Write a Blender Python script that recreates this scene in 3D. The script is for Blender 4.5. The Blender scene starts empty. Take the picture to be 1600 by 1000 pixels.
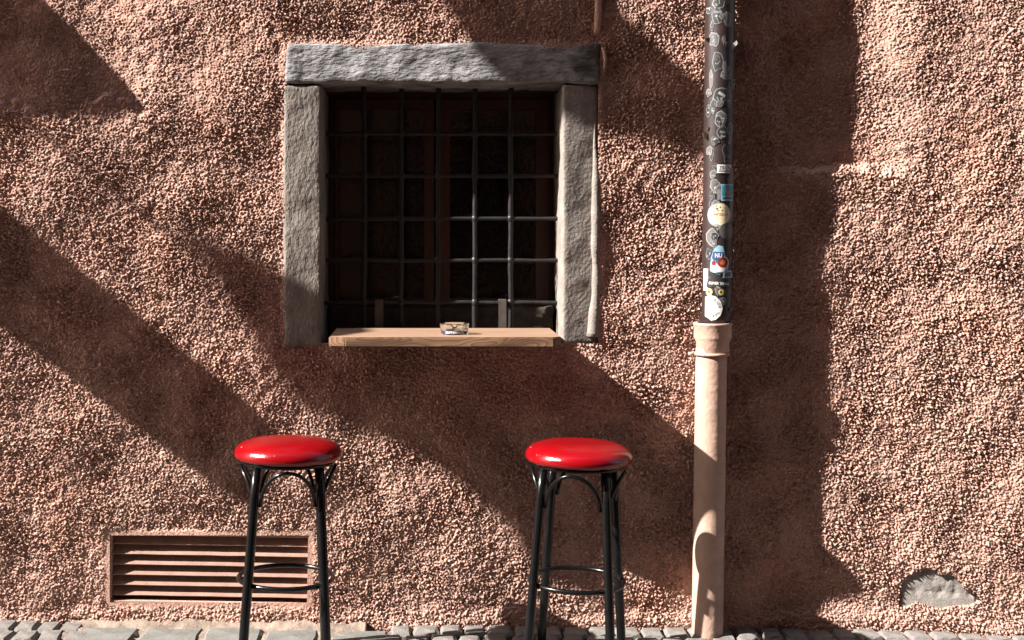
import bpy, bmesh, math, random
import numpy as np
from mathutils import Vector, Matrix, noise

R = math.radians
rng = random.Random(7)
scene = bpy.context.scene
COL = scene.collection

# ------------------------------------------------------------------ camera
# wall plane is y = 0, "out" means towards the street (-y); 400 px of the photograph = 1 m on the wall
CAMX, CAMD, CAMZ, FPX = -0.3225, 5.25, 1.5625, 2100.0
cd = bpy.data.cameras.new('camera'); cam = bpy.data.objects.new('camera', cd); COL.objects.link(cam)
cam.location = (CAMX, -CAMD, CAMZ); cam.rotation_euler = (R(90), 0, 0)
cd.sensor_width = 36; cd.lens = FPX / 1600 * 36
cd.shift_x = (800 - 671) / 1600; cd.shift_y = -(500 - 350) / 1600
cd.clip_start = 0.05; cd.clip_end = 500
scene.camera = cam

# ------------------------------------------------------------------ light
KX = 3.3                                  # metres along the wall per metre out of it
SUN_TRAVEL = Vector((1.0, 1.0 / KX, -0.80)).normalized()
to_sun = -SUN_TRAVEL
w = bpy.data.worlds.new('World'); scene.world = w; w.use_nodes = True
nt = w.node_tree; nt.nodes.clear()
sky = nt.nodes.new('ShaderNodeTexSky'); sky.sky_type = 'NISHITA'; sky.sun_disc = False
sky.sun_elevation = math.asin(to_sun.z); sky.sun_rotation = math.atan2(to_sun.x, to_sun.y)
sky.air_density = 1.0; sky.dust_density = 2.5; sky.ozone_density = 0.6
bg = nt.nodes.new('ShaderNodeBackground'); bg.inputs['Strength'].default_value = 0.062
wo = nt.nodes.new('ShaderNodeOutputWorld')
nt.links.new(sky.outputs[0], bg.inputs[0]); nt.links.new(bg.outputs[0], wo.inputs[0])
sd = bpy.data.lights.new('sun', 'SUN'); sd.energy = 5.0; sd.angle = R(0.5); sd.color = (1.0, 0.95, 0.885)
sun = bpy.data.objects.new('sun', sd); COL.objects.link(sun)
sun.rotation_euler = SUN_TRAVEL.to_track_quat('-Z', 'Y').to_euler(); sun.location = (-6, -4, 8)
vs = scene.view_settings
vs.view_transform = 'Standard'; vs.look = 'None'; vs.gamma = 1; vs.use_curve_mapping = False
vs.exposure = 2.05

# ------------------------------------------------------------------ helpers
def P(px, py, out=0.0):
    """photograph pixel -> world point at a given distance out of the wall"""
    d = (CAMD - out) / FPX
    return Vector((CAMX + (px - 671) * d, -out, CAMZ - (py - 350) * d))
def WX(px): return (px - 800) / 400.0
def WZ(py): return (975 - py) / 400.0

def link(o, parent=None):
    COL.objects.link(o)
    if parent is not None: o.parent = parent
    return o
def tag(o, label=None, cat=None, group=None, kind=None):
    if label: o['label'] = label
    if cat: o['category'] = cat
    if group: o['group'] = group
    if kind: o['kind'] = kind
    return o
def empty(name, loc=(0, 0, 0)):
    o = bpy.data.objects.new(name, None); o.location = loc; o.empty_display_size = 0.1
    return link(o)
def obj(name, bm, m, parent=None, smooth=False):
    me = bpy.data.meshes.new(name)
    bmesh.ops.recalc_face_normals(bm, faces=bm.faces)
    bm.to_mesh(me); bm.free()
    me.materials.append(m)
    if smooth: me.polygons.foreach_set('use_smooth', [True] * len(me.polygons))
    return link(bpy.data.objects.new(name, me), parent)
def box(bm, x0, x1, y0, y1, z0, z1, M=None):
    vv = [bm.verts.new(Vector(c) if M is None else M @ Vector(c)) for c in
          ((x0, y0, z0), (x1, y0, z0), (x1, y1, z0), (x0, y1, z0), (x0, y0, z1), (x1, y0, z1), (x1, y1, z1), (x0, y1, z1))]
    for f in ((0, 1, 2, 3), (4, 5, 6, 7), (0, 1, 5, 4), (1, 2, 6, 5), (2, 3, 7, 6), (3, 0, 4, 7)):
        bm.faces.new([vv[i] for i in f])
    return vv
def tube(bm, pts, rad, n=12, closed=False, caps=True):
    pts = [Vector(p) for p in pts]; N = len(pts)
    rads = rad if isinstance(rad, (list, tuple)) else [rad] * N
    rings = []; prev = None
    for i, p in enumerate(pts):
        if closed: t = pts[(i + 1) % N] - pts[i - 1]
        else: t = pts[min(i + 1, N - 1)] - pts[max(i - 1, 0)]
        t.normalize()
        if prev is None:
            a = Vector((0, 0, 1)) if abs(t.z) < 0.9 else Vector((1, 0, 0))
            u = t.cross(a).normalized()
        else:
            u = (prev - t * prev.dot(t)).normalized()
        prev = u; v = t.cross(u)
        rings.append([bm.verts.new(p + (u * math.cos(2 * math.pi * k / n) + v * math.sin(2 * math.pi * k / n)) * rads[i]) for k in range(n)])
    for i in range(N if closed else N - 1):
        a, b = rings[i], rings[(i + 1) % N]
        for k in range(n):
            bm.faces.new((a[k], a[(k + 1) % n], b[(k + 1) % n], b[k]))
    if caps and not closed:
        bm.faces.new(rings[0]); bm.faces.new(rings[-1])
def lathe(bm, prof, n=48, c=(0, 0, 0)):
    rings = []
    for r, z in prof:
        if r < 1e-6: rings.append([bm.verts.new((c[0], c[1], c[2] + z))])
        else: rings.append([bm.verts.new((c[0] + r * math.cos(2 * math.pi * k / n), c[1] + r * math.sin(2 * math.pi * k / n), c[2] + z)) for k in range(n)])
    for a, b in zip(rings[:-1], rings[1:]):
        for k in range(n):
            k2 = (k + 1) % n
            if len(a) == 1 and len(b) == 1: continue
            if len(a) == 1: bm.faces.new((a[0], b[k], b[k2]))
            elif len(b) == 1: bm.faces.new((a[k], a[k2], b[0]))
            else: bm.faces.new((a[k], a[k2], b[k2], b[k]))

# ------------------------------------------------------------------ materials
MATS = {}
def mat(name, color, rough=0.6, var=0.0, vscale=8.0, bump=0.0, bscale=60.0, color2=None, metal=0.0, spec=0.5,
        coat=0.0, stretch=None, detail=6.0):
    if name in MATS: return MATS[name]
    m = bpy.data.materials.new(name); m.use_nodes = True
    t = m.node_tree; b = t.nodes['Principled BSDF']
    b.inputs['Roughness'].default_value = rough; b.inputs['Metallic'].default_value = metal
    b.inputs['Specular IOR Level'].default_value = spec; b.inputs['Coat Weight'].default_value = coat
    c = tuple(color) + (1,)
    b.inputs['Base Color'].default_value = c
    tc = t.nodes.new('ShaderNodeTexCoord'); src = tc.outputs['Object']
    if stretch:
        mp = t.nodes.new('ShaderNodeMapping'); mp.inputs['Scale'].default_value = stretch
        t.links.new(src, mp.inputs[0]); src = mp.outputs[0]
    if var > 0 or color2:
        n = t.nodes.new('ShaderNodeTexNoise'); n.inputs['Scale'].default_value = vscale; n.inputs['Detail'].default_value = detail
        n.inputs['Roughness'].default_value = 0.65
        t.links.new(src, n.inputs['Vector'])
        rp = t.nodes.new('ShaderNodeValToRGB')
        c2 = tuple(color2) + (1,) if color2 else tuple(x * (1 - var) for x in color) + (1,)
        rp.color_ramp.elements[0].position = 0.33; rp.color_ramp.elements[1].position = 0.67
        rp.color_ramp.elements[0].color = c2
        rp.color_ramp.elements[1].color = tuple(min(1, x * (1 + var * .5)) for x in color) + (1,)
        t.links.new(n.outputs['Fac'], rp.inputs[0]); t.links.new(rp.outputs[0], b.inputs['Base Color'])
    if bump > 0:
        n2 = t.nodes.new('ShaderNodeTexNoise'); n2.inputs['Scale'].default_value = bscale; n2.inputs['Detail'].default_value = 8
        t.links.new(src, n2.inputs['Vector'])
        bp = t.nodes.new('ShaderNodeBump'); bp.inputs['Strength'].default_value = 1.0; bp.inputs['Distance'].default_value = bump
        t.links.new(n2.outputs['Fac'], bp.inputs['Height']); t.links.new(bp.outputs[0], b.inputs['Normal'])
    MATS[name] = m
    return m

def stucco_mat():
    m = mat('stucco', (0.52, 0.328, 0.270), 0.92, 0.20, 2.2, 0.0, 260, spec=0.2)
    t = m.node_tree; b = t.nodes['Principled BSDF']; src = b.inputs['Base Color'].links[0].from_socket
    tc = t.nodes.new('ShaderNodeTexCoord')
    def nz_(sc, det, rg):
        n = t.nodes.new('ShaderNodeTexNoise'); n.inputs['Scale'].default_value = sc; n.inputs['Detail'].default_value = det; n.inputs['Roughness'].default_value = rg
        t.links.new(tc.outputs['Object'], n.inputs['Vector']); return n.outputs['Fac']
    def ramp(f, p0, p1, c0, c1):
        r = t.nodes.new('ShaderNodeValToRGB'); r.color_ramp.elements[0].position = p0; r.color_ramp.elements[1].position = p1
        r.color_ramp.elements[0].color = c0; r.color_ramp.elements[1].color = c1; t.links.new(f, r.inputs[0]); return r.outputs[0]
    def mix(kind, fac, A, B):
        x = t.nodes.new('ShaderNodeMix'); x.data_type = 'RGBA'; x.blend_type = kind
        if isinstance(fac, float): x.inputs[0].default_value = fac
        else: t.links.new(fac, x.inputs[0])
        t.links.new(A, x.inputs[6])
        if isinstance(B, tuple): x.inputs[7].default_value = B
        else: t.links.new(B, x.inputs[7])
        return x.outputs[2]
    grit_shade = ramp(nz_(190, 4, .75), .36, .62, (.52, .47, .44, 1), (1, 1, 1, 1))  # dark specks: paint grain plus painted shade of the tiny pits
    c = mix('MULTIPLY', 1.0, src, grit_shade)
    rust = ramp(nz_(3.1, 5, .6), .52, .72, (0, 0, 0, 1), (.38, .38, .38, 1))
    c = mix('MIX', rust, c, (0.46, 0.225, 0.150, 1))                     # warmer, older paint showing in patches
    dirt = ramp(nz_(34, 6, .75), .60, .74, (0, 0, 0, 1), (.45, .45, .45, 1))
    c = mix('MIX', dirt, c, (0.24, 0.14, 0.105, 1))
    t.links.new(c, b.inputs['Base Color'])
    bp = t.nodes.new('ShaderNodeBump'); bp.inputs['Distance'].default_value = 0.0035; bp.inputs['Strength'].default_value = 0.9
    t.links.new(nz_(170, 5, .7), bp.inputs['Height']); t.links.new(bp.outputs[0], b.inputs['Normal'])
    return m
M_stucco = stucco_mat()
M_plain = mat('painted_plaster', (0.46, 0.26, 0.195), 0.9, 0.15, 6, 0.0008, 120, spec=0.2)
M_mortar = mat('grey_mortar', (0.22, 0.20, 0.185), 0.95, 0.3, 18, 0.002, 140, spec=0.2)
M_lintel = mat('lintel_stone', (0.265, 0.258, 0.268), 0.9, 0.0, 16, 0.012, 48, color2=(0.10, 0.094, 0.094), spec=0.25, stretch=(0.7, 1, 1.5))
def stain(m, centre, radius, color):
    t = m.node_tree; b = t.nodes['Principled BSDF']; src = b.inputs['Base Color'].links[0].from_socket
    tc = t.nodes.new('ShaderNodeTexCoord'); vm = t.nodes.new('ShaderNodeVectorMath'); vm.operation = 'DISTANCE'
    vm.inputs[1].default_value = centre; t.links.new(tc.outputs['Object'], vm.inputs[0])
    n = t.nodes.new('ShaderNodeTexNoise'); n.inputs['Scale'].default_value = 15; n.inputs['Detail'].default_value = 8; t.links.new(tc.outputs['Object'], n.inputs['Vector'])
    ma = t.nodes.new('ShaderNodeMath'); ma.operation = 'MULTIPLY_ADD'; ma.inputs[1].default_value = 0.55; t.links.new(n.outputs['Fac'], ma.inputs[0]); t.links.new(vm.outputs['Value'], ma.inputs[2])
    rp = t.nodes.new('ShaderNodeValToRGB'); rp.color_ramp.elements[0].position = radius + .16; rp.color_ramp.elements[1].position = radius + .29
    rp.color_ramp.elements[0].color = (1, 1, 1, 1); rp.color_ramp.elements[1].color = (0, 0, 0, 1); t.links.new(ma.outputs[0], rp.inputs[0])
    mx = t.nodes.new('ShaderNodeMix'); mx.data_type = 'RGBA'; t.links.new(rp.outputs[0], mx.inputs[0]); t.links.new(src, mx.inputs[6]); mx.inputs[7].default_value = tuple(color) + (1,)
    t.links.new(mx.outputs[2], b.inputs['Base Color'])
stain(M_lintel, ((940 - 800) / 400, -.02, (975 - 78) / 400), 0.14, (0.045, 0.038, 0.034))
M_jamb2 = mat('jamb_stone_worn', (0.225, 0.197, 0.177), 0.92, 0.0, 13, 0.004, 80, color2=(0.15, 0.13, 0.115), spec=0.25)
M_jamb = mat('jamb_stone', (0.205, 0.178, 0.158), 0.92, 0.0, 11, 0.007, 60, stretch=(1.35, 1, .8), color2=(0.115, 0.098, 0.086), spec=0.25)
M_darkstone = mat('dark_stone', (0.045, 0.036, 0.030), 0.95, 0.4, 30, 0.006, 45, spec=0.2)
M_frame = mat('window_wood', (0.042, 0.008, 0.004), 0.55, 0.35, 30, 0.0006, 200, stretch=(1, 1, .1))
M_iron = mat('wrought_iron', (0.016, 0.015, 0.015), 0.42, 0.4, 40, 0.0015, 120, metal=0.0, spec=0.28)
M_strap = mat('iron_strap', (0.06, 0.048, 0.040), 0.6, 0.3, 40)
M_black = mat('black_lacquer', (0.004, 0.004, 0.0045), 0.22, 0.3, 30, 0.0003, 90, spec=0.28)
M_pipe_brown = mat('brown_pipe_paint', (0.021, 0.0105, 0.0095), 0.48, 0.35, 14, 0.0005, 90)
M_pipe_pink = mat('pink_pipe_paint', (0.37, 0.245, 0.19), 0.62, 0.2, 16, 0.0022, 55, spec=0.35)
M_vent = mat('vent_paint', (0.25, 0.148, 0.116), 0.75, 0.25, 20, 0.0008, 110, spec=0.3)
M_dark = mat('dark_void', (0.04, 0.03, 0.025), 0.95)
M_sett = mat('grey_sett', (0.145, 0.132, 0.122), 0.85, 0.35, 14, 0.003, 90, spec=0.3)
M_slab = mat('green_grey_slab', (0.125, 0.123, 0.112), 0.8, 0.3, 10, 0.002, 70, spec=0.3)
M_cement = mat('joint_cement', (0.20, 0.155, 0.125), 0.95, 0.35, 12, 0.004, 80, spec=0.2)
M_pave = mat('pavement_bed', (0.13, 0.115, 0.10), 0.95, 0.35, 9, 0.004, 60, spec=0.2)
M_board = mat('shadow_board_wood', (0.2, 0.13, 0.09), 0.8, 0.3, 12)

def red_vinyl():
    m = mat('red_vinyl', (0.175, 0.0012, 0.0035), 0.17, 0.12, 9, 0.0006, 240, spec=0.5)
    t = m.node_tree; b = t.nodes['Principled BSDF']; src = b.inputs['Base Color'].links[0].from_socket      # a few specks of dust
    tc = t.nodes.new('ShaderNodeTexCoord'); n = t.nodes.new('ShaderNodeTexNoise'); n.inputs['Scale'].default_value = 75; n.inputs['Detail'].default_value = 1
    t.links.new(tc.outputs['Object'], n.inputs['Vector'])
    rp = t.nodes.new('ShaderNodeValToRGB'); rp.color_ramp.elements[0].position = .775; rp.color_ramp.elements[1].position = .80
    t.links.new(n.outputs['Fac'], rp.inputs[0])
    mx = t.nodes.new('ShaderNodeMix'); mx.data_type = 'RGBA'; t.links.new(rp.outputs[0], mx.inputs[0]); t.links.new(src, mx.inputs[6]); mx.inputs[7].default_value = (.35, .28, .26, 1)
    t.links.new(mx.outputs[2], b.inputs['Base Color'])
    return m
M_red = red_vinyl()

def wood_mat(name, front):
    m = bpy.data.materials.new(name); m.use_nodes = True
    t = m.node_tree; b = t.nodes['Principled BSDF']; b.inputs['Roughness'].default_value = 0.75; b.inputs['Specular IOR Level'].default_value = 0.25
    tc = t.nodes.new('ShaderNodeTexCoord'); mp = t.nodes.new('ShaderNodeMapping'); t.links.new(tc.outputs['Object'], mp.inputs[0])
    n = t.nodes.new('ShaderNodeTexNoise'); n.inputs['Detail'].default_value = 5; n.inputs['Roughness'].default_value = .6
    rp = t.nodes.new('ShaderNodeValToRGB'); e = rp.color_ramp.elements
    if front:
        # growth rings cut at a slant: bands of a warped height field
        mp.inputs['Scale'].default_value = (3.6, 1.0, 11.0); n.inputs['Scale'].default_value = 1.0; n.inputs['Detail'].default_value = 1.2
        t.links.new(mp.outputs[0], n.inputs['Vector'])
        mu = t.nodes.new('ShaderNodeMath'); mu.operation = 'MULTIPLY'; mu.inputs[1].default_value = 20.0; t.links.new(n.outputs['Fac'], mu.inputs[0])
        fr_ = t.nodes.new('ShaderNodeMath'); fr_.operation = 'FRACT'; t.links.new(mu.outputs[0], fr_.inputs[0])
        h = fr_.outputs[0]
        e[0].position = 0.05; e[0].color = (0.185, 0.105, 0.060, 1); e[1].position = 0.98; e[1].color = (0.085, 0.042, 0.025, 1)
        k = e.new(0.55); k.color = (0.15, 0.082, 0.046, 1)
    else:
        mp.inputs['Scale'].default_value = (2.5, 34.0, 34.0); n.inputs['Scale'].default_value = 1.6
        t.links.new(mp.outputs[0], n.inputs['Vector']); h = n.outputs['Fac']
        e[0].position = 0.30; e[0].color = (0.135, 0.083, 0.056, 1); e[1].position = 0.68; e[1].color = (0.245, 0.155, 0.102, 1)
    t.links.new(h, rp.inputs[0]); t.links.new(rp.outputs[0], b.inputs['Base Color'])
    bp = t.nodes.new('ShaderNodeBump'); bp.inputs['Distance'].default_value = 0.001; bp.invert = bool(front)
    t.links.new(h, bp.inputs['Height']); t.links.new(bp.outputs[0], b.inputs['Normal'])
    return m
M_wood = wood_mat('larch_top', False); M_wood_front = wood_mat('larch_front', True)

def glass_mat(name, rough=0.02, tint=(1, 1, 1), bump=0.0):
    m = bpy.data.materials.new(name); m.use_nodes = True
    t = m.node_tree; b = t.nodes['Principled BSDF']
    b.inputs['Base Color'].default_value = tuple(tint) + (1,)
    b.inputs['Transmission Weight'].default_value = 1; b.inputs['Roughness'].default_value = rough; b.inputs['IOR'].default_value = 1.5
    if bump:
        n = t.nodes.new('ShaderNodeTexNoise'); n.inputs['Scale'].default_value = 55
        tc = t.nodes.new('ShaderNodeTexCoord'); t.links.new(tc.outputs['Object'], n.inputs['Vector'])
        bp = t.nodes.new('ShaderNodeBump'); bp.inputs['Distance'].default_value = bump
        t.links.new(n.outputs['Fac'], bp.inputs['Height']); t.links.new(bp.outputs[0], b.inputs['Normal'])
    return m
M_glass = glass_mat('clear_glass', 0.02, (0.93, 0.97, 0.97))
M_pane = glass_mat('old_window_glass', 0.05, (0.10, 0.085, 0.07), 0.0015)

# ------------------------------------------------------------------ the house wall (roughcast relief, real geometry)
house = empty('house', (0, 0, 0))
tag(house, 'pink roughcast house front with a barred window in a stone surround', 'house')

FX0, FX1, FZ0, FZ1, STEP = -2.24, 2.24, -0.07, 2.55, 0.0032
xs_f = np.arange(FX0, FX1 + 1e-6, STEP); zs_f = np.arange(FZ0, FZ1 + 1e-6, STEP)
nx, nz = len(xs_f), len(zs_f)

def grf(wl, spread, seed, aniso=1.0, rot=0.0):
    r = np.random.default_rng(seed)
    fx = np.fft.rfftfreq(nx, STEP)[None, :]; fz = np.fft.fftfreq(nz, STEP)[:, None]
    c, s = math.cos(rot), math.sin(rot)
    u = (fx * c + fz * s) * aniso; v = -fx * s + fz * c
    f = np.sqrt(u * u + v * v) + 1e-9
    filt = np.exp(-(np.log(f * wl) / spread) ** 2)
    g = np.fft.irfft2(np.fft.rfft2(r.standard_normal((nz, nx))) * filt, s=(nz, nx))
    return g / g.std()
def sstep(a, b, x):
    t = np.clip((x - a) / (b - a), 0, 1); return t * t * (3 - 2 * t)

XX, ZZ = np.meshgrid(xs_f, zs_f)
l1 = grf(0.0118, 0.60, 1); l2 = grf(0.022, 0.5, 11); l3 = grf(0.0165, 0.5, 12)
sel = sstep(-0.6, 0.9, grf(0.22, 0.5, 13))                              # patches of coarser and finer throw
base = l1 * (1 - 0.45 * sel) + l3 * 0.75 * sel + 0.5 * l2
base = base / base.std()
lump = np.log1p(np.exp(2.4 * (base - 0.1))) / 2.4 - 0.55                # thrown grit standing on a flatter coat
rd1 = grf(0.0205, 0.55, 21)
lump = 0.62 * lump + 0.50 * (0.75 - 1.15 * np.abs(rd1))            # thin crusty ridges between the lumps
lump = np.minimum(lump, 1.2 + 0.3 * np.tanh(lump - 1.2))
fine = grf(0.0082, 0.3, 2)
mid = grf(0.075, 0.5, 3)
big = grf(0.42, 0.5, 4)
rough = np.clip(1.0 + 0.26 * grf(0.30, 0.5, 5), 0.68, 1.5)
# trowelled, calmer plaster high up and at the far right
calm_r = sstep(0.85, 1.35, XX) * sstep(1.2, 2.0, ZZ)
calm_l = sstep(-0.95, -1.35, XX) * sstep(1.93, 2.05, ZZ)
calm = np.clip(np.maximum(calm_r * 0.22, calm_l * 0.35), 0, 1)
rough *= (1 - calm)
rough *= 1 + 0.10 * sstep(1.15, 1.45, XX)
H = rough * (0.0070 * lump + 0.0013 * fine) + 0.0011 * mid + 0.0038 * big
H += 0.13 * (np.maximum(XX - 1.28, 0) ** 2 / (np.maximum(XX - 1.28, 0) + 0.12))      # the old wall swells forward to the right
H += 0.09 * np.maximum(ZZ - 2.05, 0) * sstep(-0.9, -1.1, XX) * -1.0
# the upper plaster lies back behind the lower coat
wob = 0.014 * mid + 0.02 * big
H -= 0.026 * sstep(-1.15, -1.60, XX) * sstep(-0.03, 0.05, ZZ + wob - WZ(172))
H -= 0.034 * sstep(0.95, 1.15, XX) * sstep(1.60, 1.40, XX) * sstep(-0.02, 0.03, ZZ + 0.5 * wob - WZ(262))
# bottom edge swells a little at the ground
H += 0.016 * sstep(0.07, 0.0, ZZ + 0.03 * big * .5)
# smooth margins round the stones and the vent
def margin(x0, x1, z0, z1, d):
    dx = np.maximum(np.maximum(x0 - XX, XX - x1), 0); dz = np.maximum(np.maximum(z0 - ZZ, ZZ - z1), 0)
    return 1 - sstep(0.0, d, np.sqrt(dx * dx + dz * dz))
VX0, VX1, VZ0, VZ1 = WX(172), WX(482), WZ(942), WZ(837)
mv = margin(VX0 - .012, VX1 + .012, VZ0 - .008, VZ1 + .012, 0.022)
H = H * (1 - 0.85 * mv)
ms = margin(WX(446), WX(938), WZ(530), WZ(70), 0.03)
H = H * (1 - 0.6 * ms) + 0.004 * ms
# broken-out place at the lower right
hole_px = [(820, 550), (830, 460), (870, 390), (960, 345), (1020, 350), (1050, 385), (1120, 375), (1165, 410), (1190, 455), (1270, 490),
           (1285, 530), (1240, 560), (1150, 565), (1060, 590), (990, 570), (920, 552), (860, 580), (825, 590)]
hp = [(WX(1200 + a / 4), WZ(800 + b / 4)) for a, b in hole_px]
jx = XX + 0.004 * fine; jz = ZZ + 0.004 * lump
inside = np.zeros_like(XX, dtype=bool)
for i in range(len(hp)):
    (x1, z1), (x2, z2) = hp[i], hp[i - 1]
    cond = ((z1 > jz) != (z2 > jz)) & (jx < (x2 - x1) * (jz - z1) / (z2 - z1 + 1e-12) + x1)
    inside ^= cond
H = np.where(inside, -0.06, H)

# tensor grid: fine in the middle, coarse beyond
cx = 0.16
xl = np.arange(-7.0, FX0 - cx * .5, cx); xr = np.arange(FX1 + cx, 7.0, cx)
zt = np.arange(FZ1 + cx, 9.0, cx)
xs = np.concatenate([xl, xs_f, xr]); zs = np.concatenate([zs_f, zt])
HH = np.zeros((len(zs), len(xs)))
HH[:nz, len(xl):len(xl) + nx] = H
r_ = np.random.default_rng(9)
HH[:nz, :len(xl)] = r_.normal(0, .002, (nz, len(xl))); HH[:nz, len(xl) + nx:] = r_.normal(0, .002, (nz, len(xr)))
HH[:nz, len(xl) + nx:] += H[:, -1:]
HH[nz:, :] = r_.normal(0, .003, (len(zt), len(xs)))
HH[nz:, len(xl):len(xl) + nx] += H[-1:, :] * 0.8
HH[nz:, len(xl) + nx:] += H[-1, -1]
GX, GZ = np.meshgrid(xs, zs)
verts = np.stack([GX, -HH, GZ], -1).reshape(-1, 3).astype(np.float32)
Nx, Nz = len(xs), len(zs)
ii, jj = np.meshgrid(np.arange(Nx - 1), np.arange(Nz - 1))
a = (jj * Nx + ii)
quads = np.stack([a, a + 1, a + 1 + Nx, a + Nx], -1).reshape(-1, 4)
qx = (GX[:-1, :-1] + GX[1:, 1:]).reshape(-1) / 2; qz = (GZ[:-1, :-1] + GZ[1:, 1:]).reshape(-1) / 2
HOLE_W = (WX(450), WX(934), 1.097, WZ(76))
keep = ~((qx > HOLE_W[0]) & (qx < HOLE_W[1]) & (qz > HOLE_W[2]) & (qz < HOLE_W[3]))
keep &= ~((qx > VX0) & (qx < VX1) & (qz > VZ0) & (qz < VZ1))
quads = quads[keep]
me = bpy.data.meshes.new('wall')
me.vertices.add(len(verts)); me.vertices.foreach_set('co', verts.reshape(-1))
me.loops.add(len(quads) * 4); me.loops.foreach_set('vertex_index', quads.reshape(-1).astype(np.int32))
me.polygons.add(len(quads)); me.polygons.foreach_set('loop_start', (np.arange(len(quads)) * 4).astype(np.int32))
me.polygons.foreach_set('loop_total', np.full(len(quads), 4, dtype=np.int32))
me.polygons.foreach_set('use_smooth', np.ones(len(quads), dtype=bool))
me.update(calc_edges=True); me.materials.append(M_stucco)
wall = link(bpy.data.objects.new('wall', me), house)

# exposed mortar behind the broken plaster
bm = bmesh.new(); n1, n2 = 90, 50
x0, x1, z0, z1 = WX(1390), WX(1535), WZ(960), WZ(875)
gv = []
for j in range(n2 + 1):
    for i in range(n1 + 1):
        x = x0 + (x1 - x0) * i / n1; z = z0 + (z1 - z0) * j / n2
        h = -0.015 + 0.006 * noise.fractal((x * 22, 3.1, z * 22), 1, 2, 4) + 0.018 * max(0, 0.13 - z) / 0.05 * 0.6
        edge = min(i, n1 - i, j * 2, (n2 - j) * 2) / 12.0
        h = min(h, -0.012) + 0.13 * (max(x - 1.28, 0) ** 2 / (max(x - 1.28, 0) + 0.12)) - 0.03 * max(0, 1 - edge)
        gv.append(bm.verts.new((x, -h, z)))
for j in range(n2):
    for i in range(n1):
        q = j * (n1 + 1) + i
        bm.faces.new((gv[q], gv[q + 1], gv[q + n1 + 2], gv[q + n1 + 1]))
o = obj('exposed_mortar', bm, M_mortar, house, True); o['label'] = 'bare grey mortar where the pink plaster has broken away'

# rest of the house body, closed so that the room behind the window is dark
for nm, b in (('side_wall', (-7.0, -6.7, 0.05, 6, -0.1, 9.0)), ('side_wall', (6.7, 6.97, 0.05, 6, -0.1, 9.0)),
              ('back_wall', (-6.7, 6.7, 5.7, 5.97, -0.1, 9.0)), ('roof', (-7.3, 7.3, -0.75, 6.4, 8.99, 9.2)), ('room_floor', (-6.7, 6.7, 0.05, 5.7, -0.3, -0.12))):
    bm = bmesh.new(); box(bm, *b); obj(nm, bm, M_plain, house)

# ------------------------------------------------------------------ stone surround
def stone(name, x0, x1, y0, y1, z0, z1, m, seed, amp=0.006, step=0.011, rnd=0.016, label=None, tilt=0.0):
    bm = bmesh.new()
    nx_, ny_, nz_ = max(2, int((x1 - x0) / step)), max(2, int((y1 - y0) / (step * 2))), max(2, int((z1 - z0) / step))
    cache = {}
    def V(i, j, k):
        key = (i, j, k)
        if key in cache: return cache[key]
        p = Vector((x0 + (x1 - x0) * i / nx_, y0 + (y1 - y0) * j / ny_, z0 + (z1 - z0) * k / nz_))
        c = Vector((min(max(p.x, x0 + rnd), x1 - rnd), max(p.y, y0 + rnd), min(max(p.z, z0 + rnd), z1 - rnd)))
        d = p - c
        if d.length > 1e-9: p = c + d.normalized() * rnd
        q = p * 9 + Vector((seed * 7.3, 0, 0))
        off = noise.fractal(q, 0.9, 2.1, 5) * amp + noise.noise(p * 3.2 + Vector((seed, 5, 0))) * amp * 0.9
        nrm = d.normalized() if d.length > 1e-9 else Vector((0, -1, 0))
        ex = Vector((noise.noise(p * 5 + Vector((seed, 0, 9))), 0, noise.noise(p * 5 + Vector((seed, 9, 0))))) * amp * 0.8
        dep = Vector((0, tilt * (p.x - x0) / (x1 - x0) * max(0, 1 - j / ny_ * 2), 0))
        cache[key] = bm.verts.new(p + nrm * off + ex + dep)
        return cache[key]
    for i in range(nx_):
        for k in range(nz_): bm.faces.new((V(i, 0, k), V(i + 1, 0, k), V(i + 1, 0, k + 1), V(i, 0, k + 1)))
    for j in range(ny_):
        for k in range(nz_):
            bm.faces.new((V(0, j, k), V(0, j + 1, k), V(0, j + 1, k + 1), V(0, j, k + 1)))
            bm.faces.new((V(nx_, j, k), V(nx_, j + 1, k), V(nx_, j + 1, k + 1), V(nx_, j, k + 1)))
        for i in range(nx_):
            bm.faces.new((V(i, j, 0), V(i + 1, j, 0), V(i + 1, j + 1, 0), V(i, j + 1, 0)))
            bm.faces.new((V(i, j, nz_), V(i + 1, j, nz_), V(i + 1, j + 1, nz_), V(i, j + 1, nz_)))
    o = obj(name, bm, m, house, True)
    if label: o['label'] = label
    return o
OX0, OX1, OZ0, OZ1 = WX(503), WX(878), 1.097, WZ(131)
stone('lintel', WX(445), WX(940), -0.010, 0.30, OZ1, WZ(68), M_lintel, 4, 0.007, rnd=0.014, label='grey weathered stone lintel with a dark stained corner')
stone('jamb', WX(443), OX0, -0.010, 0.30, 1.086, OZ1 - .004, M_jamb, 2, 0.005, rnd=0.011, tilt=0.008)
stone('jamb', OX1, WX(938), -0.013, 0.30, 1.090, OZ1 - .004, M_jamb2, 3, 0.0045, rnd=0.012, tilt=0.024)
bm = bmesh.new(); pts = []; rd = []
for i in range(46):
    z = WZ(526) + (WZ(190) - WZ(526)) * i / 45
    pts.append((WX(931) + .009 * noise.noise((z * 5, 1, 0)) + (.012 * max(0, 1 - i / 9.0) * -1), .004, z)); rd.append((.017 + .006 * noise.noise((z * 11, 7, 0)) + .012 * max(0, 1 - i / 7.0)) * min(1, (46 - i) / 14))
tube(bm, pts, rd, 14); o = obj('mortar_fillet', bm, M_jamb2, house, True); o['label'] = 'pale lumpy mortar along the right stone jamb'
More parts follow.
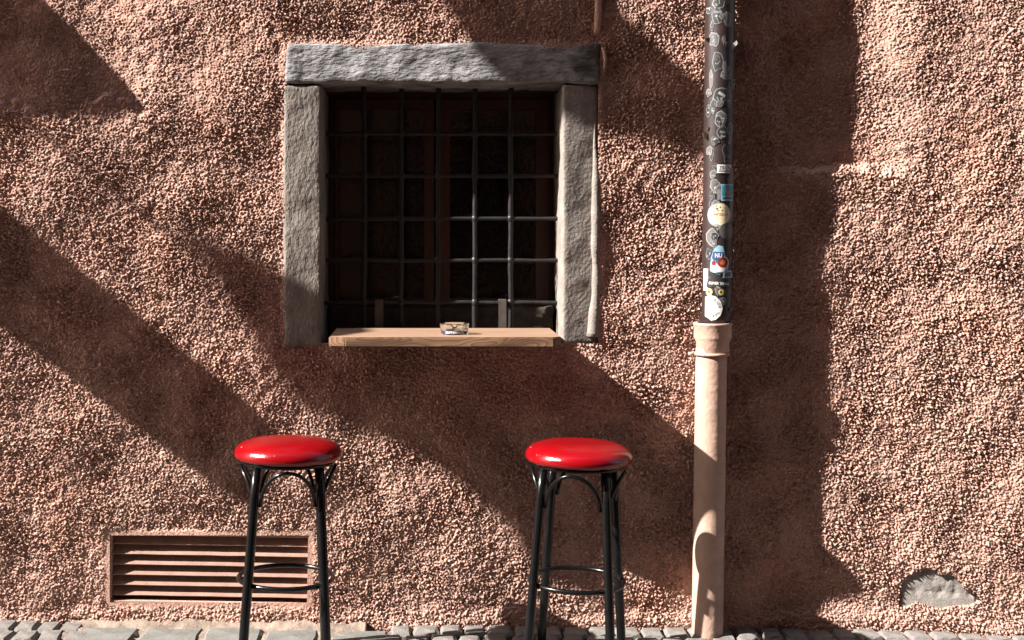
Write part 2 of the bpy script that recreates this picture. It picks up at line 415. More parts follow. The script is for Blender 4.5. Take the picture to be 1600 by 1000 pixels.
# plastered reveal behind the stones
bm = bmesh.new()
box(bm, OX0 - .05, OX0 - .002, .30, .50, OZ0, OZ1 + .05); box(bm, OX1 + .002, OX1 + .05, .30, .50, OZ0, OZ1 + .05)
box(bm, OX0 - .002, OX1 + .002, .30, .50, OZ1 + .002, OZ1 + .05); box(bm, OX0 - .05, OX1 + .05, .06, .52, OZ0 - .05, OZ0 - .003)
obj('reveal', bm, mat('shaded_plaster', (.03, .022, .018), .95, .3, 9, .002, 60), house)  # plaster coloured near black: the recess shade is put into its colour
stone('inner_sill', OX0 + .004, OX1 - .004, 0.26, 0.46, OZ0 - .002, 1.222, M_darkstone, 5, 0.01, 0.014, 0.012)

# ------------------------------------------------------------------ window behind the bars
WY = 0.40
bm = bmesh.new()
box(bm, OX0, OX0 + .022, WY, WY + .06, 1.20, OZ1); box(bm, OX1 - .012, OX1, WY, WY + .06, 1.20, OZ1)
box(bm, OX0 + .022, OX1 - .012, WY, WY + .06, OZ1 - .022, OZ1); 
win = obj('window', bm, M_frame, house)
def casement(xa, xb, stile_l, stile_r):
    zb, zt_ = 1.20, OZ1 - .024
    for a_, b_ in ((xa, xa + stile_l), (xb - stile_r, xb)):
        bm = bmesh.new(); box(bm, a_, b_, WY - .012, WY + .03, zb, zt_); bmesh.ops.bevel(bm, geom=bm.edges[:], offset=.004, segments=2); obj('stile', bm, M_frame, win)
    for za, zc in ((zt_ - .042, zt_ - .001), (zb, zb + .05)):
        bm = bmesh.new(); box(bm, xa + stile_l, xb - stile_r, WY - .008, WY + .026, za, zc); obj('rail', bm, M_frame, win)
    bm = bmesh.new(); box(bm, xa + stile_l, xb - stile_r, WY + .008, WY + .012, zb + .05, zt_ - .042); obj('pane', bm, M_pane, win)
casement(OX0 + .024, -0.304, .016, .040)
casement(-0.277, OX1 - .014, .040, .058)

# ------------------------------------------------------------------ iron grille
BY = 0.165; BO = -BY
vx = [P(q, 300, BO).x for q in (569, 627, 684, 742, 798)]
hz = [P(600, q, BO).z for q in (209, 275, 342, 407, 473)]
grille = empty('window_grille', (0, BY, 1.1)); grille.parent = house
GI = Matrix.Translation((0, -BY, -1.1))
def gobj(name, bm): bm.transform(GI); return obj(name, bm, M_iron, grille, True)
for x in vx:
    for z in hz:
        bm = bmesh.new()
        bmesh.ops.create_uvsphere(bm, u_segments=10, v_segments=6, radius=0.0155, matrix=Matrix.Translation((x, BY, z)) @ Matrix.Diagonal((1.0, 0.9, 1.3, 1)))
        gobj('collar', bm)
for x in vx:
    bm = bmesh.new(); pts = []
    for i in range(34):
        z = 1.10 + (OZ1 + .03 - 1.10) * i / 33
        pts.append((x + 0.004 * noise.noise((x * 9, z * 6, 0)), BY + .004 * noise.noise((x * 5, z * 5, 4)), z))
    tube(bm, pts, [0.0105 + .0016 * noise.noise((x * 3, p[2] * 14, 2)) for p in pts], 10); gobj('bar', bm)
for z in hz:
    bm = bmesh.new(); pts = []
    for i in range(34):
        x = OX0 - .02 + (OX1 - OX0 + .04) * i / 33
        pts.append((x, BY + .003 * noise.noise((x * 5, z * 5, 8)), z + 0.004 * noise.noise((x * 6, z * 9, 3))))
    tube(bm, pts, [0.0088 + .0014 * noise.noise((p[0] * 14, z * 3, 5)) for p in pts], 10); gobj('bar', bm)
for q0, q1 in ((586, 599), (779, 791)):
    a_ = P(q0, 470, -.14); b_ = P(q1, 515, -.14)
    bm = bmesh.new(); box(bm, a_.x, b_.x, .134, .140, 1.146, hz[-1] + .012); box(bm, a_.x, b_.x, .140, .180, hz[-1] + .0095, hz[-1] + .014)
    obj('strap', bm, M_strap, house)

# painted-over cable above and beside the lintel
bm = bmesh.new()
tube(bm, [(WX(933), -.010, 2.70), (WX(934), -.012, 2.55), (WX(934), -.012, 2.40), (WX(933), -.008, WZ(46)), (WX(932), .01, WZ(52))], 0.0135, 12)
obj('cable', bm, M_stucco, house, True)
bm = bmesh.new()
pts = [(WX(938), .01, WZ(72)), (WX(942), -.012, WZ(78)), (WX(945), -.014, WZ(92))]
pts += [(WX(945), -.008, WZ(102)), (WX(944), .006, WZ(112))]
tube(bm, pts, 0.0065, 10); obj('cable', bm, M_stucco, house, True)

# ------------------------------------------------------------------ louvred vent
tilt = Matrix.Translation(((VX0 + VX1) / 2, 0, (VZ0 + VZ1) / 2)) @ Matrix.Rotation(R(1.0), 4, 'Y')
vw, vh = (VX1 - VX0) / 2, (VZ1 - VZ0) / 2
bm = bmesh.new()
fr = 0.006
box(bm, -vw - fr, -vw + .004, 0.004, .10, -vh - fr, vh + fr, tilt); box(bm, vw - .004, vw + fr, 0.004, .10, -vh - fr, vh + fr, tilt)
box(bm, -vw + .004, vw - .004, 0.005, .10, vh - .004, vh + fr, tilt); box(bm, -vw + .004, vw - .004, 0.005, .10, -vh - fr, -vh + .001, tilt)
vent = obj('vent', bm, M_stucco, house); vent['label'] = 'louvred metal vent painted brown, low in the wall'
bm = bmesh.new(); box(bm, -vw, vw, .095, .11, -vh, vh, tilt); obj('vent_back', bm, M_dark, vent)
pitch = 0.0402
for i in range(6):
    zb = vh - 0.043 - i * pitch
    bm = bmesh.new()
    pr = [(0.018, 0.0), (0.016, 0.003), (0.022, 0.009), (0.064, 0.048), (0.067, 0.046), (0.025, 0.004)]     # (depth, height) section
    jz = [0.0012 * noise.noise((i * 3.1, q * .8, 1)) for q in range(13)]
    rows = [[bm.verts.new(tilt @ Vector((-vw + .005 + (2 * vw - .01) * q / 12, d, zb + h + jz[q]))) for d, h in pr] for q in range(13)]
    for A, B in zip(rows[:-1], rows[1:]):
        for k in range(6): bm.faces.new((A[k], A[(k + 1) % 6], B[(k + 1) % 6], B[k]))
    bm.faces.new(rows[0]); bm.faces.new(rows[-1])
    obj('slat', bm, M_vent, vent)

# ------------------------------------------------------------------ pavement
SL = -0.010                                    # the street falls gently to the right
def gz(x): return SL * x
bm = bmesh.new()
X_ = 60
for pts in (((-X_, -X_), (X_, -X_), (X_, 0.10), (-X_, 0.10)),):
    bm.faces.new([bm.verts.new((x, y, -0.028 + SL * max(-7, min(7, x)) * 0.2)) for x, y in pts])
pav = obj('pavement', bm, M_pave); tag(pav, kind='structure')
def block_mesh(name, lx, ly, hgt, seed, m, inset=0.008):
    r2 = random.Random(seed); bm = bmesh.new()
    N = 8
    def ring(sx, sy, z, j):
        out = []
        for (u, v) in ((-1, -1), (0, -1.02), (1, -1), (1.02, 0), (1, 1), (0, 1.02), (-1, 1), (-1.02, 0)):
            out.append(bm.verts.new((u * sx + r2.uniform(-j, j), v * sy + r2.uniform(-j, j), z + r2.uniform(-j, j) * .4)))
        return out
    jj_ = min(lx, ly) * .07
    r0 = ring(lx / 2, ly / 2, -0.06, 0); r1 = ring(lx / 2, ly / 2, hgt - .012, jj_); r2_ = ring(lx / 2 - inset, ly / 2 - inset, hgt, jj_ * .6)
    for A, B in ((r0, r1), (r1, r2_)):
        for k in range(N): bm.faces.new((A[k], A[(k + 1) % N], B[(k + 1) % N], B[k]))
    c = bm.verts.new((0, 0, hgt + .003))
    for k in range(N): bm.faces.new((r2_[k], r2_[(k + 1) % N], c))
    bmesh.ops.recalc_face_normals(bm, faces=bm.faces)
    me = bpy.data.meshes.new(name); bm.to_mesh(me); bm.free(); me.materials.append(m)
    return me
setts = [block_mesh('cobblestone', .086, .112, .0, s, M_sett) for s in range(8)]
slabs = [block_mesh('paving_slab', .225, .17, .0, 20 + s, M_slab, .012) for s in range(4)]
def place(me, x, y, name, sx=1, sy=1):
    o = bpy.data.objects.new(name, me); o.location = (x, y, gz(x) + rng.uniform(-.004, .003)); o.rotation_euler = (rng.uniform(-.02, .02), rng.uniform(-.02, .02), rng.uniform(-.06, .06))
    o.scale = (sx, sy, 1); return link(o, pav)
cnt = 0
stuff = bmesh.new()
for row in range(10):
    yy = -0.075 - row * 0.121
    x = -2.75 + (row % 2) * .045
    while x < 2.75:
        wdt = rng.uniform(.078, .10)
        slabzone = -1.66 < x < -0.62
        if slabzone:
            wdt = rng.uniform(.20, .26)
            if row % 2 == 0:
                place(rng.choice(slabs), x + wdt / 2, yy - .105, 'paving_slab', wdt / .235, 1.0); cnt += 1
        else:
            if cnt < 292:
                place(rng.choice(setts), x + wdt / 2, yy + rng.uniform(-.006, .006), 'cobblestone', wdt / .095, rng.uniform(.95, 1.05)); cnt += 1
            else:
                src_me = rng.choice(setts); base = len(stuff.verts)
                tmp = bmesh.new(); tmp.from_mesh(src_me); vm = {}
                for v in tmp.verts: vm[v] = stuff.verts.new((v.co.x * wdt / .095 + x + wdt / 2, v.co.y + yy, v.co.z + gz(x)))
                for f in tmp.faces: stuff.faces.new([vm[v] for v in f.verts])
                tmp.free()
        x += wdt + .006
st = obj('cobblestones', stuff, M_sett, pav); st['kind'] = 'stuff'
# cement fillet between slabs and wall, worn and uneven
bm = bmesh.new(); N1, N2 = 150, 12; gv = []
for j in range(N2 + 1):
    for i in range(N1 + 1):
        x = -1.72 + 1.16 * i / N1; y = -0.24 * j / N2 + .01
        h = gz(x) - .006 + .010 * noise.fractal((x * 14, y * 14, 2), 1, 2, 4) + .014 * max(0, 1 - j / 4.0)
        if i in (0, N1) or j == N2: h = -.05
        gv.append(bm.verts.new((x, y, h)))
for j in range(N2):
    for i in range(N1):
        q = j * (N1 + 1) + i; bm.faces.new((gv[q], gv[q + 1], gv[q + N1 + 2], gv[q + N1 + 1]))
obj('cement_fillet', bm, M_cement, pav, True)

# ------------------------------------------------------------------ wooden shelf and ashtray
SX0, SX1, SZ1, SZ0, SP = P(512, 530, .385).x, P(877, 530, .385).x, 1.1525, 1.1155, 0.385
bm = bmesh.new()
ol = [(SX0, .05), (SX1, .05), (SX1 + .002, -SP + .028), (SX1 - .026, -SP), (SX0 + .062, -SP + .004), (SX0 + .002, -SP + .028)]
lo = [bm.verts.new((x, y, SZ0)) for x, y in ol]; hi = [bm.verts.new((x, y, SZ1)) for x, y in ol]
bm.faces.new(lo); bm.faces.new(hi)
for k in range(6): bm.faces.new((lo[k], lo[(k + 1) % 6], hi[(k + 1) % 6], hi[k]))
bmesh.ops.bevel(bm, geom=[e for e in bm.edges], offset=.004, segments=2, affect='EDGES')
shelf = obj('wooden_shelf', bm, M_wood); shelf.data.materials.append(M_wood_front)
for p_ in shelf.data.polygons: p_.material_index = 1 if p_.normal.y < -.35 or abs(p_.normal.x) > .8 else 0
tag(shelf, 'thick light brown wooden shelf board laid in the window opening', 'shelf')
ac = P(710, 519, 0.24); ac.z = SZ1 + .0005
bm = bmesh.new(); ro, ri, hh = .056, .044, .040; n = 64
def rim(k):
    a = 360 * k / n; return hh - (.011 if min(abs((a - s_ + 180) % 360 - 180) for s_ in (30, 150, 270)) < 9 else 0)
outr = [[bm.verts.new((r * math.cos(2 * math.pi * k / n), r * math.sin(2 * math.pi * k / n), z if z < .03 else rim(k) - (hh - z))) for k in range(n)]
        for r, z in ((.046, 0.0), (.050, .004), (ro - .002, .03), (ro, .036), (ro - .003, hh), (ri + .002, hh), (ri, .034), (ri - .006, .012), (ri - .012, .009))]
for A, B in zip(outr[:-1], outr[1:]):
    for k in range(n): bm.faces.new((A[k], A[(k + 1) % n], B[(k + 1) % n], B[k]))
bm.faces.new(outr[0]); bm.faces.new(outr[-1])
ash = obj('ashtray', bm, M_glass, None, True); ash.location = ac
tag(ash, 'small round clear glass ashtray standing on the wooden shelf', 'ashtray')
M_navy = mat('navy_print', (0.02, 0.025, 0.06), 0.4)
M_white = mat('white_print', (0.75, 0.75, 0.73), 0.5)

# ------------------------------------------------------------------ text / wrapping tools
def text_bm(body, width=None, height=None, bold=0.0):
    cu = bpy.data.curves.new('t', 'FONT'); cu.body = body; cu.align_x = 'CENTER'; cu.align_y = 'CENTER'; cu.resolution_u = 2; cu.offset = bold
    to = bpy.data.objects.new('t', cu); COL.objects.link(to)
    dg = bpy.context.evaluated_depsgraph_get(); me = bpy.data.meshes.new_from_object(to.evaluated_get(dg))
    bpy.data.objects.remove(to); bpy.data.curves.remove(cu)
    bm = bmesh.new(); bm.from_mesh(me); bpy.data.meshes.remove(me)
    xs_ = [v.co.x for v in bm.verts]; ys_ = [v.co.y for v in bm.verts]
    cx_, cy_ = (min(xs_) + max(xs_)) / 2, (min(ys_) + max(ys_)) / 2
    s1 = width / (max(xs_) - min(xs_)); s2 = (height / (max(ys_) - min(ys_))) if height else s1
    for v in bm.verts: v.co = Vector(((v.co.x - cx_) * s1, (v.co.y - cy_) * s2, 0))
    return bm
def poly_bm(pts):
    bm = bmesh.new(); bm.faces.new([bm.verts.new((x, y, 0)) for x, y in pts]); return bm
def ell(w_, h_, n=28, j=0, seed=0):
    r2 = random.Random(seed)
    return [(w_ / 2 * math.cos(2 * math.pi * k / n) * (1 + r2.uniform(-j, j)), h_ / 2 * math.sin(2 * math.pi * k / n) * (1 + r2.uniform(-j, j))) for k in range(n)]
def rect(w_, h_): return [(-w_ / 2, -h_ / 2), (w_ / 2, -h_ / 2), (w_ / 2, h_ / 2), (-w_ / 2, h_ / 2)]
def xf(bm, dx=0, dy=0, rot=0):
    c, s = math.cos(rot), math.sin(rot)
    for v in bm.verts: v.co = Vector((v.co.x * c - v.co.y * s + dx, v.co.x * s + v.co.y * c + dy, 0))
    return bm

# ashtray foot print
bm = text_bm('SOTTERHAUS', 0.070, 0.008, .01)
for v in bm.verts:
    a_ = v.co.x / .052; v.co = Vector((.0535 * math.sin(a_), -.0535 * math.cos(a_), v.co.y + .0085))
obj('lettering', bm, M_white, ash)
bm = bmesh.new()
ra = [[bm.verts.new((.0518 * math.sin(t_), -.0518 * math.cos(t_), z)) for z in (.002, .0145)] for t_ in [-1.1 + 2.2 * q / 20 for q in range(21)]]
for A, B in zip(ra[:-1], ra[1:]): bm.faces.new((A[0], B[0], B[1], A[1]))
obj('printed_band', bm, M_navy, ash)

# ------------------------------------------------------------------ downpipe
PO = 0.078; UR = 0.0575; LR = 0.0595
def axis(z):
    if z > 1.19: return 0.783 + (z - 1.1935) * (0.7966 - 0.783) / 1.2295
    return 0.7462 + (z + .04) * (0.762 - 0.7462) / 1.086
pipe = empty('downpipe', (axis(0), -PO, gz(.75)))
tag(pipe, 'rain downpipe, sticker-covered brown above and plain pink below, beside the window', 'downpipe')
INV = Matrix.Translation(-pipe.location)
def pobj(name, bm, m, smooth=True, parent=pipe):
    if parent is pipe:
        bm.transform(INV)
    return obj(name, bm, m, parent, smooth)
bm = bmesh.new()
tube(bm, [(axis(z), -PO, z) for z in [1.16 + .06 * i for i in range(80)]], UR, 40); pobj('upper_pipe', bm, M_pipe_brown)
bm = bmesh.new()
zs_ = [-.06 + .05 * i for i in range(23)] + [1.085]
tube(bm, [(axis(z), -PO, z) for z in zs_], [LR + .0006 * noise.noise((z * 6, 0, 0)) for z in zs_], 40); pobj('lower_pipe', bm, M_pipe_pink)
ztop = P(1115, 504, .085).z
bm = bmesh.new(); axx = axis(1.15) + .004
lathe(bm, [(LR - .004, ztop - .125), (LR + .003, ztop - .118), (LR + .0035, ztop - .075), (LR + .010, ztop - .062), (LR + .0125, ztop - .055), (LR + .0125, ztop - .012), (LR + .015, ztop - .009), (LR + .0155, ztop - .002), (LR + .012, ztop), (UR + .001, ztop - .001)], 44, (axx, -PO, 0))
pobj('socket', bm, M_pipe_pink)
zb = P(1110, 553, .085).z
bm = bmesh.new(); lathe(bm, [(LR + .002, zb - .006), (LR + .009, zb - .005), (LR + .009, zb + .005), (LR + .002, zb + .006)], 44, (axis(zb) + .002, -PO, 0))
box(bm, axis(zb) - LR - .028, axis(zb) - LR - .004, -PO - .004, -PO + .012, zb - .006, zb + .006)
box(bm, axis(zb) - .01, axis(zb) + .01, -PO + LR, .02, zb - .0055, zb + .0055)
pobj('pipe_clamp', bm, M_pipe_pink)

def wrap(bm, px, py, lift):
    """flat sticker outline (metres) -> bent round the upper pipe, centred on photograph pixel px,py"""
    z0_ = P(px, py, PO + .04).z
    s_ = (CAMX + (px - 671) * (CAMD - PO) / FPX - axis(z0_)) / UR
    a0 = math.asin(max(-.97, min(.97, s_)))
    us = [v.co.x for v in bm.verts]; u = min(us) + .004
    while u < max(us):
        bmesh.ops.bisect_plane(bm, geom=bm.verts[:] + bm.edges[:] + bm.faces[:], plane_co=(u, 0, 0), plane_no=(1, 0, 0)); u += .004
    bmesh.ops.triangulate(bm, faces=bm.faces[:])
    for v in bm.verts:
        a_ = a0 + v.co.x / UR; z = z0_ + v.co.y
        v.co = Vector((axis(z) + (UR + lift) * math.sin(a_), -PO - (UR + lift) * math.cos(a_), z))
    return bm
PXM = 1 / 406.6
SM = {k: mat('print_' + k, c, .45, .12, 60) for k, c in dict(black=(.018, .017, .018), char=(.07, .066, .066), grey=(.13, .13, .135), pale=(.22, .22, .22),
      white=(.52, .51, .49), cream=(.55, .48, .31), teal=(.02, .19, .27), orange=(.36, .14, .04), blue=(.02, .055, .15), sky=(.19, .32, .40), red=(.20, .015, .012), yellow=(.40, .31, .10), film=(.09, .08, .08)).items()}
lay = [0]
def sticker(px, py, pts, col, label=None):
    lay[0] += 1; L = .0004 + .00005 * lay[0]
    o = pobj('sticker', wrap(poly_bm(pts), px, py, L), SM[col], False)
    if label: o['label'] = label
    o['_l'] = L; return o
def on(st, name, bm, px, py, col, k=1):
    b = wrap(bm, px, py, st['_l'] + .00025 * k); b.transform(INV)
    return obj(name, b, SM[col], st)
def sp(pts, s=PXM): return [(x * s, y * s) for x, y in pts]
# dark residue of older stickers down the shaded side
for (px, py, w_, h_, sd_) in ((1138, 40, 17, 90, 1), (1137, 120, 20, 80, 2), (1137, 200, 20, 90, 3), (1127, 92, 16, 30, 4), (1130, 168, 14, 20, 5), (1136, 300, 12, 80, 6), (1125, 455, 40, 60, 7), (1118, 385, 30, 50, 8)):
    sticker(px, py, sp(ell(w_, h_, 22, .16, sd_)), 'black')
torn = [(1118, 4, 22, 20), (1115, 26, 18, 30), (1131, 30, 15, 26), (1112, 62, 19, 24), (1117, 97, 20, 30), (1108, 124, 9, 30), (1129, 117, 16, 18), (1121, 149, 25, 28),
        (1110, 167, 10, 24), (1122, 186, 20, 26), (1124, 208, 17, 22), (1134, 150, 9, 40), (1108, 240, 9, 22), (1131, 238, 17, 26), (1136, 210, 9, 36), (1113, 290, 16, 24), (1112, 318, 18, 18), (1108, 371, 20, 32), (1110, 272, 12, 14)]
for q in range(34): torn.append((rng.uniform(1104, 1142), 2 + q * 14.5 + rng.uniform(-5, 5), rng.uniform(7, 15), rng.uniform(9, 22)))
for i, (px, py, w_, h_) in enumerate(torn):
    r2 = random.Random(i + 50)
    n_ = r2.choice((9, 11, 13, 16)); rot = r2.uniform(0, 6)
    base = [(w_ / 2 * math.cos(2 * math.pi * k / n_ + rot) * r2.uniform(.72, 1.15), h_ / 2 * math.sin(2 * math.pi * k / n_ + rot) * r2.uniform(.72, 1.15)) for k in range(n_)]
    s_ = sticker(px, py, sp(base), ('pale', 'grey', 'pale')[i % 3], 'torn black and white sticker scrap')
    on(s_, 'print', poly_bm(sp([(x * .86 + r2.uniform(-.4, .4), y * .9 + r2.uniform(-.4, .4)) for x, y in base])), px, py, ('char', 'black', 'film')[i % 3 if i % 4 else 1])
    for q in range(r2.choice((2, 3, 4))):
        shp = r2.choice((rect(w_ * r2.uniform(.3, .7), h_ * r2.uniform(.05, .16)), ell(w_ * r2.uniform(.15, .35), h_ * r2.uniform(.12, .25), 9, .3, i + q), rect(w_ * .08, h_ * r2.uniform(.2, .4))))
        on(s_, 'print_mark', xf(poly_bm(sp(shp)), r2.uniform(-.18, .18) * w_ * PXM, r2.uniform(-.28, .28) * h_ * PXM, r2.uniform(-.6, .6)), px, py, r2.choice(('pale', 'grey', 'char')), 2 + q)
s_ = sticker(1127, 264, sp(rect(23, 13)), 'white', 'small white sticker with black lettering')
on(s_, 'lettering', xf(text_bm('ZSUCH', 17 * PXM, 5.5 * PXM, .02), 0, 1.5 * PXM), 1127, 264, 'black')
on(s_, 'print_bar', xf(poly_bm(sp(rect(19, 1.8))), 0, -3.6 * PXM), 1127, 264, 'char')
sticker(1139, 300, sp(rect(11, 74)), 'film')
s_ = sticker(1121, 304, sp(rect(10, 16)), 'grey')
s_ = sticker(1132, 301, sp(rect(22, 26)), 'sky', 'square teal picture sticker')
on(s_, 'print', xf(poly_bm(sp(rect(19.5, 16))), 0, 3 * PXM), 1132, 301, 'teal')
on(s_, 'print_figure', poly_bm(sp([(-5, 0), (-4.5, 6), (-2, 6.5), (-1.5, 2), (7, 4), (8, 1), (2, -3), (-3, -3)])), 1132, 301, 'orange', 2)
on(s_, 'print_bar', xf(poly_bm(sp(rect(18, 3))), 0, -8.5 * PXM), 1132, 301, 'char', 2)
s_ = sticker(1119, 336, sp(ell(37, 38, 36)), 'pale', 'round sticker rim')
s_ = sticker(1120, 335, sp(ell(31, 33, 36)), 'cream', 'round cream sticker with orange lettering')
on(s_, 'lettering', text_bm('UMPZILLA', 25 * PXM, 4 * PXM, .02), 1120, 335, 'orange')
for k, (dx, dy) in enumerate(((-6, 9), (0, 11), (6, 10), (3, 6), (9, 5), (-3, 6), (-9, 5))):
    on(s_, 'print_dot', xf(poly_bm(sp(ell(2.4, 2.0, 8))), dx * PXM, dy * PXM), 1120, 335, 'char' if k % 2 else 'yellow')
sticker(1131, 361, sp(ell(26, 26, 20)), 'char'); s_ = sticker(1131, 362, sp(ell(10, 10, 18)), 'film')
s_ = sticker(1119, 405, sp([(-14, -18), (-13, -4), (-12, 4), (-8, 16), (-2, 22), (5, 20), (7, 12), (9, 4), (14, -2), (14, -17), (4, -20), (-8, -21)]), 'sky', 'blue and white cartoon-shaped sticker with a red disc')
on(s_, 'print', poly_bm(sp([(-11, 2), (-9, 12), (6, 11), (7, 2), (4, -2), (-8, -2)])), 1119, 405, 'blue')
on(s_, 'lettering', xf(text_bm('NU', 10 * PXM, 7 * PXM, .03), -1.5 * PXM, 6 * PXM), 1119, 405, 'white', 2)
on(s_, 'print_foot', poly_bm(sp([(-13, -14), (-12, -9), (6, -10), (12, -14), (6, -19), (-9, -20)])), 1119, 405, 'white', 1)
s2_ = sticker(1124, 410, sp(ell(20, 20, 28)), 'white', 'round red badge sticker')
on(s2_, 'print', poly_bm(sp(ell(16, 16, 26))), 1124, 410, 'red'); on(s2_, 'print_middle', poly_bm(sp(ell(8, 8, 9, .25, 3))), 1124, 410, 'orange', 2)
sticker(1111, 411, sp(ell(6, 8, 14)), 'red'); sticker(1136, 405, sp(ell(6, 9, 14)), 'red')
sticker(1101, 437, sp(rect(9, 34)), 'white', 'blank white strip sticker')
s_ = sticker(1132, 428, sp([(-9, -6), (-8, 3), (-3, 6), (9, 5), (10, -6)]), 'sky')
on(s_, 'print', poly_bm(sp([(-6, -4), (-5, 1), (-1, 3), (6, 3), (6, -4)])), 1132, 428, 'char')
s_ = sticker(1119, 442, sp([(-20, -7), (-18, 6), (18, 3), (20, -8), (12, -6)]), 'black', 'black banner sticker with white lettering')
on(s_, 'lettering', xf(text_bm("COVER 'EM ALL", 32 * PXM, 4.6 * PXM, .03), 0, -.5 * PXM, -.04), 1119, 442, 'white')
for px in (1105, 1121):
    s_ = sticker(px, 456, sp(ell(11 if px < 1110 else 13, 12, 22)), 'yellow' if px < 1110 else 'char', 'small round yellow eye sticker')
    on(s_, 'print', poly_bm(sp(ell(8, 8.5, 18))), px, 456, 'cream' if px < 1110 else 'yellow'); on(s_, 'print_mark', poly_bm(sp(ell(3, 5, 10))), px, 456, 'black', 2)
s_ = sticker(1110, 480, sp([(-13, 16), (-4, 19), (4, 17), (11, 9), (14, -2), (11, -12), (4, -19), (-6, -21), (-13, -18)]), 'white', 'large white round sticker with lettering round its edge')
def arc_text(body, rad, a0, a1, size):
    bm = bmesh.new()
    for k, ch in enumerate(body):
        a_ = a0 + (a1 - a0) * k / (len(body) - 1)
        t_ = xf(text_bm(ch, size * (.35 if ch == 'I' else .8), size, .02), rad * math.sin(a_), rad * math.cos(a_), -a_)
        vm = {v: bm.verts.new(v.co) for v in t_.verts}
        for f in t_.faces: bm.faces.new([vm[v] for v in f.verts])
        t_.free()
    return bm
on(s_, 'lettering', xf(arc_text('BURGER', 12.5 * PXM, R(-10), R(88), 4.2 * PXM), -3 * PXM, 0), 1110, 480, 'char')
bm = arc_text('HAFEN', 13.5 * PXM, R(205), R(130), 4.2 * PXM)
on(s_, 'lettering', xf(bm, -3 * PXM, 0), 1110, 480, 'char')
# curled flaps of half-torn stickers
def flap(px, py, pts3, col):
    z0_ = P(px, py, PO).z; x0_ = CAMX + (px - 671) * (CAMD - PO) / FPX; bm = bmesh.new()
    rows = [[bm.verts.new((x0_ + a_[0] * PXM, -PO - a_[2] * PXM + t_, z0_ + a_[1] * PXM)) for t_ in (0, .0012)] for a_ in pts3]
    bm.faces.new([q[0] for q in rows]); bm.faces.new([q[1] for q in rows])
    for k in range(len(rows)): bm.faces.new((rows[k][0], rows[k - 1][0], rows[k - 1][1], rows[k][1]))
    pobj('sticker_flap', bm, SM[col], False)
flap(1143, 74, [(-6, -8, 17), (-4, 2, 19), (3, 8, 22), (5, 3, 21), (0, -3, 18)], 'white')
flap(1103, 213, [(-1, -6, 12), (-7, -3, 16), (-9, 4, 18), (-3, 7, 14), (1, 2, 12)], 'cream')
flap(1105, 204, [(0, -4, 14), (-4, 0, 16), (-2, 5, 17), (2, 3, 14)], 'cream')
flap(1104, 66, [(2, -4, 14), (-5, 1, 17), (-6, 3, 17), (3, 6, 15)], 'grey')

# ------------------------------------------------------------------ bar stools
def make_stool(name, label, cx_, out, rot):
    root = empty(name, (cx_ - .015, -out, gz(cx_))); root.rotation_euler = (0, R(1.1), rot)      # the paving slopes, so the stools lean a little
    tag(root, label, 'bar stool', 'bar stools in front of the window')
    zb = 0.716
    bm = bmesh.new()
    lathe(bm, [(0, .072), (.05, .0715), (.10, .069), (.14, .063), (.165, .0545), (.182, .043), (.190, .030), (.1925, .020), (.190, .009), (.183, .002), (.174, 0), (0, 0)], 72, (0, 0, zb))
    obj('seat', bm, M_red, root, True)
    bm = bmesh.new(); lathe(bm, [(.14, zb - .014), (.166, zb - .014), (.170, zb - .010), (.170, zb - .001), (.14, zb - .001)], 60)
    obj('seat_rim', bm, M_black, root, True)
    def leg_at(k, z):
        a_ = R(45 + 90 * k); rr = .211 - .0794 * z
        return Vector((rr * math.cos(a_), rr * math.sin(a_), z))
    for k in range(4):
        bm = bmesh.new(); tube(bm, [leg_at(k, z) for z in (0, .01, .2, .45, .60, .70)], [.015, .0160, .0165, .0165, .0160, .0155], 16); obj('leg', bm, M_black, root, True)
        # bent arch from this leg to the next, touching the seat rim midway
        bm = bmesh.new(); pts = []
        for i in range(25):
            t_ = i / 24; ang = R(45 + 90 * (k + .07 + .86 * t_)); s_ = math.sin(math.pi * t_)
            z = .567 + .125 * (s_ ** .55)
            rr = .152 + .016 * s_
            pts.append((rr * math.cos(ang), rr * math.sin(ang), z))
        tube(bm, pts, .0068, 10); obj('arch', bm, M_black, root, True)
    bm = bmesh.new(); tube(bm, [(.168 * math.cos(2 * math.pi * i / 64), .168 * math.sin(2 * math.pi * i / 64), .291) for i in range(64)], .0085, 10, closed=True)
    obj('foot_ring', bm, M_black, root, True)
    return root
make_stool('bar_stool', 'red padded bar stool standing in front of the louvred vent', P(451, 700, .44).x, .44, R(6))
make_stool('bar_stool', 'red padded bar stool standing between the shelf and the downpipe', P(905, 700, .44).x, .44, R(-15))

# ------------------------------------------------------------------ added boards, out of view, outlined to cast the diagonal wall shadows
def caster(pix, q, label):
    pts = [(WX(a_) - KX * q, WZ(b_) + 0.8 * KX * q) for a_, b_ in pix]
    cxm = sum(p[0] for p in pts) / len(pts); czm = sum(p[1] for p in pts) / len(pts)
    root = empty('shadow_board', (cxm, -q, czm)); tag(root, label, 'board', 'added unseen boards that cast the wall shadows')
    bm = bmesh.new(); t_ = .006
    A = [bm.verts.new((x - cxm, -t_, z - czm)) for x, z in pts]; B = [bm.verts.new((x - cxm, t_, z - czm)) for x, z in pts]
    bm.faces.new(A); bm.faces.new(B)
    for k in range(len(A)): bm.faces.new((A[k], A[k - 1], B[k - 1], B[k]))
    obj('board', bm, M_board, root)
    bm = bmesh.new(); tube(bm, [(0, 0, 0), (0, q + .02, 0)], .009, 8); obj('bracket', bm, M_iron, root)
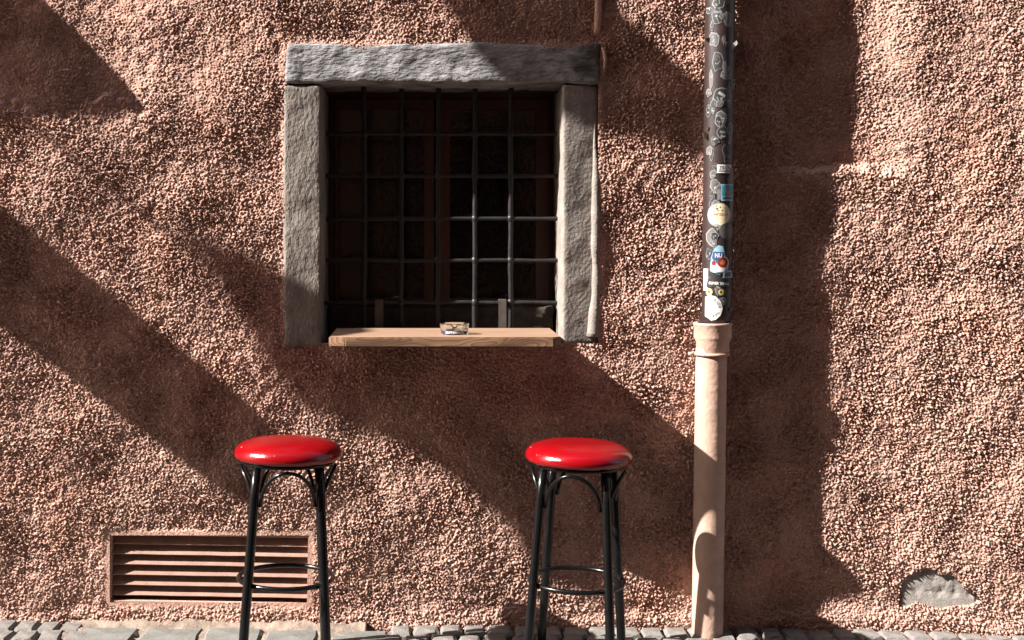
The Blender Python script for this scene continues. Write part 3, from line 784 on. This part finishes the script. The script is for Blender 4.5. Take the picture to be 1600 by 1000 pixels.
caster([(-420, -330), (-60, -108), (50, -5), (212, 158), (120, 176), (0, 186), (-420, 190)], 0.40, 'added triangular board, out of view, shaped to shade the upper left of the wall')
caster([(-520, -110), (0, 320), (375, 617), (425, 668), (432, 730), (395, 792), (340, 762), (0, 510), (-520, 120)], 0.70, 'added slanting board, out of view, shaped to shade a band of the left wall')
caster([(560, -150), (690, 0), (735, 62), (800, 140), (880, 185), (950, 205), (1110, 240), (1130, 165), (1100, 138), (950, 0), (800, -150)], 1.0, 'added wide board, out of view, shaped to shade the lintel and the wall beside it')
caster([(296, 365), (370, 390), (440, 425), (520, 470), (740, 640), (960, 850), (960, 945), (850, 905), (790, 815), (705, 742), (640, 703), (540, 662), (470, 640), (410, 545), (340, 440)], 1.3, 'added curved board, out of view, shaped to shade the wall below the window')

# ------------------------------------------------------------------ the house across the narrow street (behind the camera)
opp = empty('opposite_house', (0, -6.4, 0)); tag(opp, 'ochre house across the narrow street', 'house')
bm = bmesh.new(); box(bm, -16, 16, -5, 0, -.1, 12.5); obj('facade', bm, mat('ochre_plaster', (.42, .25, .15), .9, .2, 3), opp)
bm = bmesh.new(); rv = [bm.verts.new(p) for p in ((-16.3, .35, 12.45), (16.3, .35, 12.45), (16.3, -2.5, 13.9), (-16.3, -2.5, 13.9), (16.3, -5.3, 12.45), (-16.3, -5.3, 12.45))]
bm.faces.new((rv[0], rv[1], rv[2], rv[3])); bm.faces.new((rv[3], rv[2], rv[4], rv[5])); bm.faces.new((rv[0], rv[3], rv[5])); bm.faces.new((rv[1], rv[4], rv[2]))
obj('roof', bm, mat('roof_tile', (.25, .1, .06), .85, .3, 8), opp)
for fl in (1.0, 4.0, 6.8, 9.8):
    for x in (-12, -9, -6, -3, 0, 3, 6, 9, 12):
        bm = bmesh.new(); box(bm, x - .5, x + .5, .01, .05, fl, fl + 1.5); wn = obj('window', bm, M_frame, opp)
        for q in (-1, 1):
            bm = bmesh.new(); box(bm, x + q * .24 - .2, x + q * .24 + .2, .052, .056, fl + .08, fl + 1.42); obj('pane', bm, mat('dark_glass', (.02, .02, .022), .1), wn)
